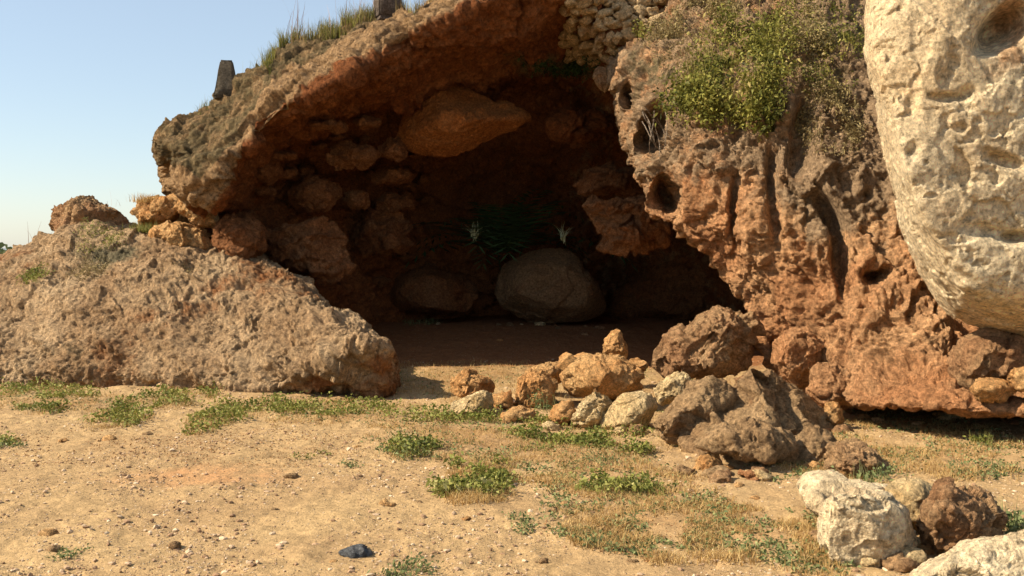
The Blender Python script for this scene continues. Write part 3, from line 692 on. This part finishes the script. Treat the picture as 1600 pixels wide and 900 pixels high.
def tuft(q, rad, hgt, n, seed, leaf, mode='leaf'):
    r = np.random.default_rng(seed)
    # several stems radiating, each carrying leaves
    k = max(5, n // 40)
    a = r.uniform(0, 6.283, k); rr = rad * r.random(k) ** .6; 
    cx = q[0] + rr * np.cos(a); cy = q[1] + rr * np.sin(a) * .9
    idx = r.integers(0, k, n); 
    x = cx[idx] + r.normal(size=n) * rad * .22; y = cy[idx] + r.normal(size=n) * rad * .24
    hh = hgt * .8 * (1 - .7 * (rr[idx] / rad) ** 2) * r.random(n) ** .8 * (.5 + r.random(k)[idx])
    z = surf(x, y) + .004 + hh
    return np.stack([x, y, z], 1)
def plant(name, label, px_, py_, wpx, hpx, n, leaf, mat, seed, group=None, cat='weed'):
    q = on_ground(px_, py_); s = q[1] / F
    pts = tuft(q, wpx * s * .5, hpx * s, n, seed, leaf)
    V, Fs, r = leaves(pts, np.tile([0, 0, 1.0], (n, 1)), leaf, seed)
    nb = n // 6
    bp = pts[r.integers(0, n, nb)].copy(); bp[:, 2] = surf(bp[:, 0], bp[:, 1])
    V2_, F2_, _ = blades(bp, hpx * s * 1.1, seed + 1, w=.0025)
    rn = np.clip(np.concatenate([np.repeat(r.random(n) * .75 + .2 * perlin(pts * 9), 4), np.full(len(V2_), .85)]), 0, 1)
    o = empty(name, q)
    link('leaves', V, Fs, mat, o, origin=q, attrs={'rnd': rn[:len(V)]}); link('stems', V2_, F2_, mat, o, origin=q, attrs={'rnd': rn[len(V):]})
    return tag(o, label, cat, group)
PG = 'low green weeds on the ground in front of the cave'
PLANTS = [
 (652,710,80,26,500,.03,M_blue,'bushy grey green weed alone right of the bare red patch'),
 (548,733,32,16,90,.025,M_blue,'tiny grey green sprig on the bare ground'),
 (488,714,44,12,160,.022,M_leaf,'small olive weed left of the tiny sprig'),
 (745,770,90,28,500,.03,M_leaf,'wide olive weed on the edge of the bare ground'),
 (1008,770,100,24,520,.03,M_leaf,'wide pale green weed in the middle of the straw'),
 (832,820,64,20,300,.026,M_blue,'dark weed below the wide olive one'),
 (925,858,80,24,360,.026,M_blue,'straggling dark weed near the bottom edge'),
 (645,893,90,24,360,.026,M_blue,'blue green weed cut by the bottom edge'),
 (1130,822,80,24,340,.028,M_blue,'grey green weed left of the cream block'),
 (925,728,60,20,260,.026,M_blue,'small green weed below the front row of rocks'),
 (790,748,44,14,160,.024,M_leaf,'small olive weed beside the wide one'),
 (848,640,48,34,420,.035,M_blue,'bright leafy weed growing among the orange rocks'),
 (958,686,86,26,600,.035,M_leaf,'bright green weed at the foot of the pale stones'),
 (1088,608,24,20,150,.03,M_blue,'weed beside the crumbly yellow stone'),
 (848,706,50,20,220,.028,M_leaf,'low weed right of centre in the straw'),
 (1348,750,90,30,520,.03,M_blue,'dark weed under the knobbly brown rock'),
 (1232,750,60,18,260,.03,M_blue,'weed in front of the peaked boulder'),
 (1524,695,44,24,280,.03,M_leaf,'small bright weed in the shade edge at right'),
 (1525,738,60,18,260,.026,M_blue,'sparse weed on the dry ground at right'),
 (1585,832,60,44,600,.035,M_blue,'leafy weed behind the pitted rock at the right edge'),
 (110,870,50,16,160,.022,M_blue,'dark wispy weed at lower left'),
 (18,698,48,16,240,.028,M_blue,'green weed at the left edge of the path'),
 (680,520,40,14,200,.03,M_blue,'small dark weed on the shaded cave floor'),
 (640,508,40,14,160,.03,M_blue,'wispy weed on the cave floor left of the round boulder'),
]
for k, (a, b, w, h, n, lf, m, lab) in enumerate(PLANTS): plant('weed', lab, a, b, w * 1.35, h * .85, int(n * .6), lf, m, 300 + k, PG)

def scatter_px(n, L, thr, seed, x0=-20, x1=1620, y0=575, y1=905, w=None):
    r = np.random.default_rng(seed)
    y = 1 / r.uniform(1 / 13.2, 1 / 4.3, n); x = r.uniform(-.57, .57, n) * y
    z = surf(x, y); pt = np.stack([x, y, z], 1); a, b = proj(pt)
    m_ = pmask(a, b, L) * (.55 + 1.1 * fbm(pt * 2.6 + seed, 3)) 
    k = (m_ > thr + .25 * r.random(n)) & ~((pmask(a, b, [(1490, 620, 130, 30, 0)]) > .9))
    return pt[k]
# green ground cover
gp = scatter_px(380000, GREENS, .16, 3)
hh = .085 * rng.random(len(gp)) * (.4 + np.clip(fbm(gp * 3.1, 2) + .5, 0, 1.3))
gp2 = gp + np.stack([0 * hh, 0 * hh, hh], 1)
V, Fs, r = leaves(gp2, np.tile([0, 0, 1.0], (len(gp2), 1)), .040, 9)
tag(link('ground_weeds', V, Fs, M_leaf, attrs={'rnd': np.repeat(np.clip(r.random(len(gp2)) * .6 + .25 + .4 * perlin(gp * 2.2), 0, 1), 4)}), 'green weeds matted along the foot of the slab', 'weeds', kind='stuff')
sp = scatter_px(330000, STRAWS + GREENS, .10, 21)
r = np.random.default_rng(33); ex = np.stack([r.uniform(-1.6, 2.6, 14000), r.uniform(10.2, 13.2, 14000)], 1)
ex = ex[(fbm(np.column_stack([ex * 1.8, ex[:, 0] * 0]), 3) + .35 > r.random(len(ex)) * .9)]
sp = np.concatenate([sp, np.column_stack([ex, surf(ex[:, 0], ex[:, 1])])])
V, Fs, r = blades(sp, .05, 10, w=.0028, lean=1.6, seg=2)
tag(link('dry_grass', V, Fs, M_straw, attrs={'rnd': np.repeat(r.random(len(sp)), 6)}), 'dry straw coloured grass lying over the ground', 'grass', kind='stuff')
sp = scatter_px(110000, STRAWS, .12, 22)
V, Fs, r = leaves(sp + np.array([0, 0, .012]), np.tile([0, 0, 1.0], (len(sp), 1)), .030, 11)
tag(link('sparse_weeds', V, Fs, M_blue, attrs={'rnd': np.repeat(r.random(len(sp)), 4)}), 'sparse tiny green leaves among the straw', 'weeds', kind='stuff')

sp = scatter_px(70000, STRAWS + [(330, 700, 300, 30, 0)], .12, 27)
V, Fs, r = leaves(sp + np.array([0, 0, .006]), np.tile([0, 0, .3], (len(sp), 1)), .022, 12, aspect=.35)
M_litter = leaf_mat('dead_leaf', [(0, (.14, .055, .02)), (.5, (.28, .13, .05)), (1, (.42, .25, .10))], .1)
tag(link('leaf_litter', V, Fs, M_litter, attrs={'rnd': np.repeat(r.random(len(sp)), 4)}), 'reddish brown dead bits lying among the straw', 'leaf litter', kind='stuff')
def surf_pick(S, ells, n, seed, thr=.35, nscale=2.0, front=True):
    V, Nv, px, py = S; r = np.random.default_rng(seed)
    s = pmask(px, py, ells)
    ok = (s > thr)
    if front: ok &= (Nv[:, 1] < .35)
    idx = np.nonzero(ok)[0]; pr = s[idx] * np.clip(.5 + 1.3 * fbm(V[idx] * nscale + seed, 2), .02, 2); pr /= pr.sum()
    idx = r.choice(idx, n, p=pr); return V[idx], Nv[idx], r
def bush(name, label, S, ells, n, size, mat, seed, depth=.22, thr=.35, cat='bush', group=None, stems=True, lean=(0, 0, .35)):
    Q, Nq, r = surf_pick(S, ells, n, seed, thr)
    h = r.random(n) ** 1.3 * depth * np.clip(.6 + 1.1 * perlin(Q * 2.4 + 7), .1, 1.6)
    L = Q + (Nq + np.array(lean)) * h[:, None] + r.normal(size=(n, 3)) * .02
    V, Fs, r2 = leaves(L, Nq * .6 + np.array([0, -.2, .5]), size, seed + 1)
    rn = np.repeat(np.clip(r.random(n) * .6 + .2 + .45 * perlin(Q * 3), 0, 1), 4)
    if stems:
        k = n // 14
        vb, fb, _ = blades(Q[:k] - Nq[:k] * .02, depth * .9, seed + 2, w=.003)
    org = Q.mean(0); org[2] = Q[:, 2].min()
    o = empty(name, org); link('leaves', V, Fs, mat, o, origin=org, attrs={'rnd': rn}); link('stems', vb, fb, mat, o, origin=org, attrs={'rnd': np.full(len(vb), .9)})
    return tag(o, label, cat, group)
BG = 'bushes clinging to the cliff'
bush('bush', 'large yellow green bush hanging over the top of the orange pillar', PIL, [(1165,95,72,50,-20),(1112,162,72,40,10),(1180,168,42,42,0)], 12000, .052, M_bush, 41, .38, group=BG)
bush('bush', 'small bright green bush beside the rubble wall', PIL, [(1000,40,30,28,0)], 2200, .045, M_bush, 43, .25, group=BG)
bush('bush', 'thin green tangle along the top between bush and pale boulder', PIL, [(1290,95,60,60,0),(1240,10,80,22,0),(1320,50,30,60,0)], 2600, .038, M_bush, 45, .16, group=BG)
bush('bush', 'dry brown shrub between the green bush and the pale boulder', PIL, [(1300,190,50,60,0),(1255,70,40,60,0)], 7000, .036, M_drybush, 47, .16, group=BG)
bush('bush', 'dry grey brown shrub on the shoulder above the hollow', PIL, [(1060,80,50,40,0),(1110,30,50,30,0)], 6500, .036, M_drybush, 49, .16, group=BG)
bush('bush', 'olive shrub in the shade of the roof beside the rubble wall', OV, [(870,98,60,16,5),(925,95,20,14,0)], 1800, .045, M_darkleaf, 51, .2, group=BG)
SG = 'weeds growing on the left slab'
bush('weed', 'green and brown weed on the crest of the slab', SLAB, [(160,385,40,24,0)], 3000, .03, M_leaf, 53, .10, cat='weed', group=SG)
bush('weed', 'dry olive weed just below the crest of the slab', SLAB, [(140,420,40,22,0),(290,435,40,12,0)], 1600, .028, M_drybush, 55, .07, cat='weed', group=SG)
bush('weed', 'yellow green weed on the far left of the slab', SLAB, [(60,435,28,14,-20)], 900, .035, M_leaf, 57, .10, cat='weed', group=SG)

# grass along the skyline
def rim(px_list, n, h, seed, mat, w=.004, lean=.5, spread=.35):
    r = np.random.default_rng(seed)
    V, Nv, px, py = OV
    pts = []
    g = V.reshape(620, 620, 3)
    for k in range(n):
        lo, hi = px_list[r.integers(len(px_list))]
        t = r.normal() * .33 + .5; x = lo + (hi - lo) * t
        # column whose skyline bearing is nearest
        i = int(np.clip(np.searchsorted(RIMPX, x), 0, 619)); jx = RIMJ[i] + r.integers(-26, 10)
        pts.append(g[i, int(np.clip(jx, 0, 619))])
    pts = np.array(pts) - np.array([0, 0, .01]); return pts
gpx, gpy = proj(V2 if False else OV[0]); gpx = gpx.reshape(620, 620); gpy = gpy.reshape(620, 620)
g0 = gpy.copy(); g0[:, 420:] = 9999
RIMJ = g0.argmin(1); RIMPX = np.maximum.accumulate(gpx[np.arange(620), RIMJ])
def rim_grass(label, segs, n, h, seed, mat, **kw):
    pts = rim(segs, n, h, seed, mat)
    V, Fs, r = blades(pts, h, seed, w=kw.get('w', .004), lean=kw.get('lean', .6))
    org = pts.mean(0); org[2] = pts[:, 2].min()
    return tag(link('grass_tuft', V, Fs, mat, origin=org, attrs={'rnd': np.repeat(r.random(len(pts)), 8)}), label, 'grass', 'grass tufts along the top of the overhang')
rim_grass('thick green gold grass tuft right of the stump on the skyline', [(478, 560), (520, 640)], 1900, .26, 61, M_bush)
rim_grass('small grass tuft midway between the pyramid and the thick grass', [(398, 455)], 1200, .24, 62, M_bush)
rim_grass('tall thin pinkish stalks on the skyline', [(430, 470), (500, 575), (560, 600)], 80, .62, 63, M_stalk, w=.005, lean=.5)
rim_grass('dry brown shrubby grass mixed along the edge near the stump', [(470, 640)], 1500, .20, 67, M_drybush)
rim_grass('low straw coloured grass along the skyline edge', [(360, 700), (560, 720)], 1800, .09, 64, M_straw)
rim_grass('wispy grass below the pyramid on the skyline', [(290, 350)], 500, .12, 65, M_bush)
rim_grass('few bare stalks near the tip of the overhang', [(262, 320)], 22, .40, 66, M_stalk, w=.004)
pl_ = P(165, 318, 14); 
def stalks(name, label, px_, py_, d, n, h, spread, mat, seed, w=.004):
    r = np.random.default_rng(seed); q = P(px_, py_, d)
    pts = q + r.normal(size=(n, 3)) * np.array([spread, spread, .01])
    V, Fs, _ = blades(pts, h, seed, w=w, lean=.7)
    return tag(link(name, V, Fs, mat, origin=q, attrs={'rnd': np.repeat(r.random(n), 8)}), label, 'grass', 'grass beside the skyline rocks')
stalks('grass_tuft', 'pale dry grass tuft on top of the orange slope rock', 228, 316, 13.7, 260, .12, .10, M_straw, 71)
stalks('grass_tuft', 'two bare twigs on the skyline rock', 180, 322, 14.0, 4, .22, .05, M_stalk, 72, .006)
stalks('grass_tuft', 'thin stalks standing at the left of the slab crest', 60, 385, 14.5, 12, .35, .10, M_stalk, 73)
stalks('grass_tuft', 'green tuft in the gap right of the skyline rock', 225, 362, 13.3, 300, .12, .10, M_leaf, 74)

def tube(path, r0, r1, k=6):
    path = np.array(path); V = []; n = len(path)
    for i in range(n):
        t = path[min(i + 1, n - 1)] - path[max(i - 1, 0)]; t /= np.linalg.norm(t)
        a = np.cross(t, [0.3, .9, .2]); a /= np.linalg.norm(a); b = np.cross(t, a); r = r0 + (r1 - r0) * i / (n - 1)
        for j in range(k): V.append(path[i] + r * (math.cos(6.283 * j / k) * a + math.sin(6.283 * j / k) * b))
    Fs = [[i * k + j, i * k + (j + 1) % k, (i + 1) * k + (j + 1) % k, (i + 1) * k + j] for i in range(n - 1) for j in range(k)]
    return np.array(V), np.array(Fs)
# dark plant inside the cave with two pale leaf sprays
def fronds(q, n, L, mat, name, label, seed, updown=.6, w=.05):
    r = np.random.default_rng(seed); Vs = []; Fs = []; off = 0
    for k in range(n):
        a = r.uniform(0, 6.28); el = r.uniform(.5, 1.5); l = L * r.uniform(.6, 1.1)
        base = q.copy(); pts = []
        dirh = np.array([math.cos(a), math.sin(a), 0])
        for t in np.linspace(0, 1, 15):
            pts.append(base + dirh * l * t * math.cos(el) + np.array([0, 0, 1]) * l * (t * math.sin(el) - .55 * t * t))
        for t in range(1, 15):
            tang = pts[t] - pts[t - 1]; sd = np.cross(tang, [0, 0, 1]); sd /= np.linalg.norm(sd) + 1e-9
            for s in (-1, 1):
                tip = pts[t] + sd * s * l * .22 * math.sin(3.0 * t / 15 + .1) + tang * 1.2 - np.array([0, 0, .04])
                c = (pts[t] + tip) / 2
                Vs += [pts[t], c + tang * w * 4, tip, c - tang * w * 4]; Fs.append([off, off + 1, off + 2, off + 3]); off += 4
    V = np.array(Vs); 
    return tag(link(name, V, np.array(Fs), mat, origin=q, attrs={'rnd': r.random(len(V))}), label, 'plant')
fronds(P(790, 400, 16.9), 46, 2.6, M_darkleaf, 'fern', 'big dark green fern growing at the back of the cave', 81)
for (fx, fy, n_, L_, lab, sd_) in [(742, 372, 26, .26, 'small pale grass spray left above the round cave boulder', 82), (880, 376, 34, .30, 'pale drooping grass spray right above the round cave boulder', 83)]:
    q = P(fx, fy, 16.0); r = np.random.default_rng(sd_); b0 = P(790, 480, 17.6)
    V, Fs, _ = blades(q + r.normal(size=(n_, 3)) * .03, L_, sd_, w=.008, lean=1.5)
    v, f = tube([b0 + (q - b0) * t + np.array([0, 0, .8 * math.sin(3.1416 * t) ** .8]) for t in np.linspace(0, 1, 16)], .012, .006, 4)
    o = empty('grass_tuft', q); tag(o, lab, 'grass')
    link('leaves', V, Fs, M_paleleaf, o, origin=q, attrs={'rnd': r.random(len(V))}); link('stem', v, f, M_darkleaf, o, origin=q, attrs={'rnd': np.full(len(v), .6)})
# dry roots hanging in the hollow
Vs, Fs, off = [], [], 0
r = np.random.default_rng(5)
for k in range(9):
    a = np.array([1000 + r.uniform(-6, 34), 170 + r.uniform(-10, 20)]); b = np.array([1035 + r.uniform(-20, 20), 250 + r.uniform(-20, 12)])
    pa = [P(*(a + (b - a) * t + np.array([math.sin(t * 3 + k) * 8, 0])), 11.15 + .1 * math.sin(5 * t + k)) for t in np.linspace(0, 1, 14)]
    v, f = tube(pa, .007, .004, 5); Vs.append(v); Fs.append(f + off); off += len(v)
M_root = rock_mat('dry_root', (.36, .27, .19), (.45, .36, .26), (.3, .2, .1), zoneattr=False, sc=6)
tag(link('root_tangle', np.concatenate(Vs), np.concatenate(Fs), M_root), 'dry grey roots strung across the hollow at the pillar left edge', 'roots')

# ------------------------------------------------------------------ rubble wall above the cave
r = np.random.default_rng(19)
U3, F3 = ico(3)
Vs, Fs, off = [], [], 0
y0 = -70
row = 0
while y0 < 150:
    x = 866 + r.uniform(0, 12)
    while x < 1075:
        w = r.uniform(9, 24); h = r.uniform(9, 17)
        lim = 878 + (y0 + 10) * .62; lo = 112 - max(0, (x - 975)) * .35
        if x > 874 and y0 < lo - 8:
            d = ov_depth(x + w / 2, y0)
            if d is None: x += w; continue
            d += .02 + .05 * r.random()
            q = P(x + w / 2, y0 + r.uniform(-5, 5), d); s = d / F
            D = 1 + .4 * perlin(U3 * 1.6 + r.uniform(0, 90, 3))
            # boxy stone
            B = np.sign(U3) * np.abs(U3) ** .7 * D[:, None] * np.array([w * .60 * s, .10, h * .60 * s])
            an = r.uniform(-.7, .7); B = B @ np.array([[math.cos(an), 0, math.sin(an)], [0, 1, 0], [-math.sin(an), 0, math.cos(an)]])
            Vs.append(B + q); Fs.append(F3 + off); off += len(B)
        x += w + r.uniform(0, 2)
    y0 += 12.5; row += 1
V = np.concatenate(Vs); Fs = np.concatenate(Fs)
Nn = vnormals(V, Fs); V = V + Nn * (.018 * fbm(V * 9, 3))[:, None]
wl = link('stone_wall', V, Fs, M_wall, origin=P(960, 110, 12.9), attrs={'zone': .2 + .6 * perlin(V * 3)})
tag(wl, 'rubble masonry wall of pale yellow stones above the cave', 'wall')

# ------------------------------------------------------------------ concrete pyramid stump and post on the skyline
def frustum(base, w0, w1, h, mat, name, label, cat, rot=.5, lean=0, cap=False):
    n = 26; V = []; Fs = []
    # cube-sphere style box with rounded noise
    bm = bmesh.new(); bmesh.ops.create_cube(bm, size=1); bmesh.ops.bevel(bm, geom=bm.edges[:], offset=.05, segments=2, affect='EDGES')
    bmesh.ops.triangulate(bm, faces=bm.faces[:]); bmesh.ops.subdivide_edges(bm, edges=bm.edges[:], cuts=3, use_grid_fill=True); bmesh.ops.triangulate(bm, faces=bm.faces[:])
    V = np.array([v.co[:] for v in bm.verts]); Fs = np.array([[v.index for v in f.verts] for f in bm.faces]); bm.free()
    t = V[:, 2] + .5; w = w0 + (w1 - w0) * t
    V = np.stack([V[:, 0] * w, V[:, 1] * w, t * h], 1); V[:, 0] += lean * V[:, 2]
    ca, sa = math.cos(rot), math.sin(rot)
    V = np.stack([V[:, 0] * ca - V[:, 1] * sa, V[:, 0] * sa + V[:, 1] * ca, V[:, 2]], 1)
    V = V + vnormals(V, Fs) * (.012 * fbm(V * 9 + 4, 3) * .4)[:, None] + base
    return tag(link(name, V, Fs, mat, origin=base), label, cat)
frustum(P(355, 156, 13.35), .36, .16, .53, M_conc, 'concrete_pyramid', 'truncated grey concrete pyramid standing on the sloping skyline', 'marker', rot=.25)
pb = frustum(P(606, 34, 13.6), .34, .28, 1.1, M_wood, 'stone_post', 'weathered brown grey post standing on the skyline, cut by the top edge', 'post', rot=.4)

# ------------------------------------------------------------------ distance: low tree belt and hills beyond the plain
r = np.random.default_rng(77)
n = 26000
a = r.uniform(-30, 20, n) ; d = r.uniform(150, 420, n)
# bearings left part only matter, but the belt runs all along
x = (a / 20) * d * .55; cl = fbm(np.stack([x * .05, d * .02, 0 * x], 1), 3)
hh = np.clip(2.2 + 3.5 * cl, .4, 6) * r.random(n)
Q = np.stack([x, d, -2 + hh], 1)
V, Fs, r2 = leaves(Q, np.tile([0, 0, 1.0], (n, 1)), 1.6, 78, aspect=.8)
tag(link('far_woodland', V, Fs, M_far, attrs={'rnd': np.repeat(r.random(n), 4)}), 'low belt of distant trees on the horizon at far left', 'woodland', kind='stuff')
xs = np.linspace(-2200, 1500, 160); ys_ = np.linspace(1500, 2300, 24)
X, Y = np.meshgrid(xs, ys_, indexing='ij'); q = np.stack([X.ravel() * .0016, Y.ravel() * .002, 0 * X.ravel()], 1)
Z = -6 + 16 * np.sin(np.clip((Y.ravel() - 1500) / 800, 0, 1) * 3.1416) * (.75 + .6 * fbm(q, 4))
i, j = np.meshgrid(np.arange(159), np.arange(23), indexing='ij'); a = (i * 24 + j).ravel()
m_, nt, b = new_mat('hazy_hill'); b.inputs['Base Color'].default_value = (.20, .23, .24, 1)
hl = link('hills', np.stack([X.ravel(), Y.ravel(), Z], 1), np.stack([a, a + 24, a + 25, a + 1], 1), m_); tag(hl, kind='structure')

# ------------------------------------------------------------------ light, sky, camera
S_AZ, S_EL = 0.0, 0.0
sd = Vector((-1.0, -.24, .84)).normalized()            # towards the sun
el = math.asin(sd.z); az = math.atan2(sd.x, sd.y)       # clockwise from +Y
sun = bpy.data.lights.new('sun', 'SUN'); sun.energy = 5.0; sun.angle = R(.5); sun.color = (1, .87, .68)
so = bpy.data.objects.new('sun', sun); COL.objects.link(so); so.rotation_euler = sd.to_track_quat('Z', 'Y').to_euler()
w = bpy.data.worlds.new('World'); scene.world = w; w.use_nodes = True
nt = w.node_tree; bg = nt.nodes['Background']
sky = nt.nodes.new('ShaderNodeTexSky'); sky.sky_type = 'NISHITA'; sky.sun_disc = False
sky.sun_elevation = el; sky.sun_rotation = az; sky.air_density = 1.0; sky.dust_density = .5; sky.ozone_density = 1.0
hz = mix(nt, .28, sky.outputs[0], (6.2, 7.0, 7.6)); nt.links.new(hz, bg.inputs['Color']); bg.inputs['Strength'].default_value = .085
cam = bpy.data.cameras.new('camera'); co = bpy.data.objects.new('camera', cam); COL.objects.link(co)
cam.sensor_width = 36; cam.lens = 36 * F / 1600; cam.clip_end = 6000
co.location = (0, 0, CAMH); co.rotation_euler = (math.pi / 2 - TH, 0, 0)
scene.camera = co
vs = scene.view_settings; vs.view_transform = 'Standard'; vs.look = 'None'; vs.gamma = 1; vs.use_curve_mapping = False; vs.exposure = .82
scene.cycles.max_bounces = 6
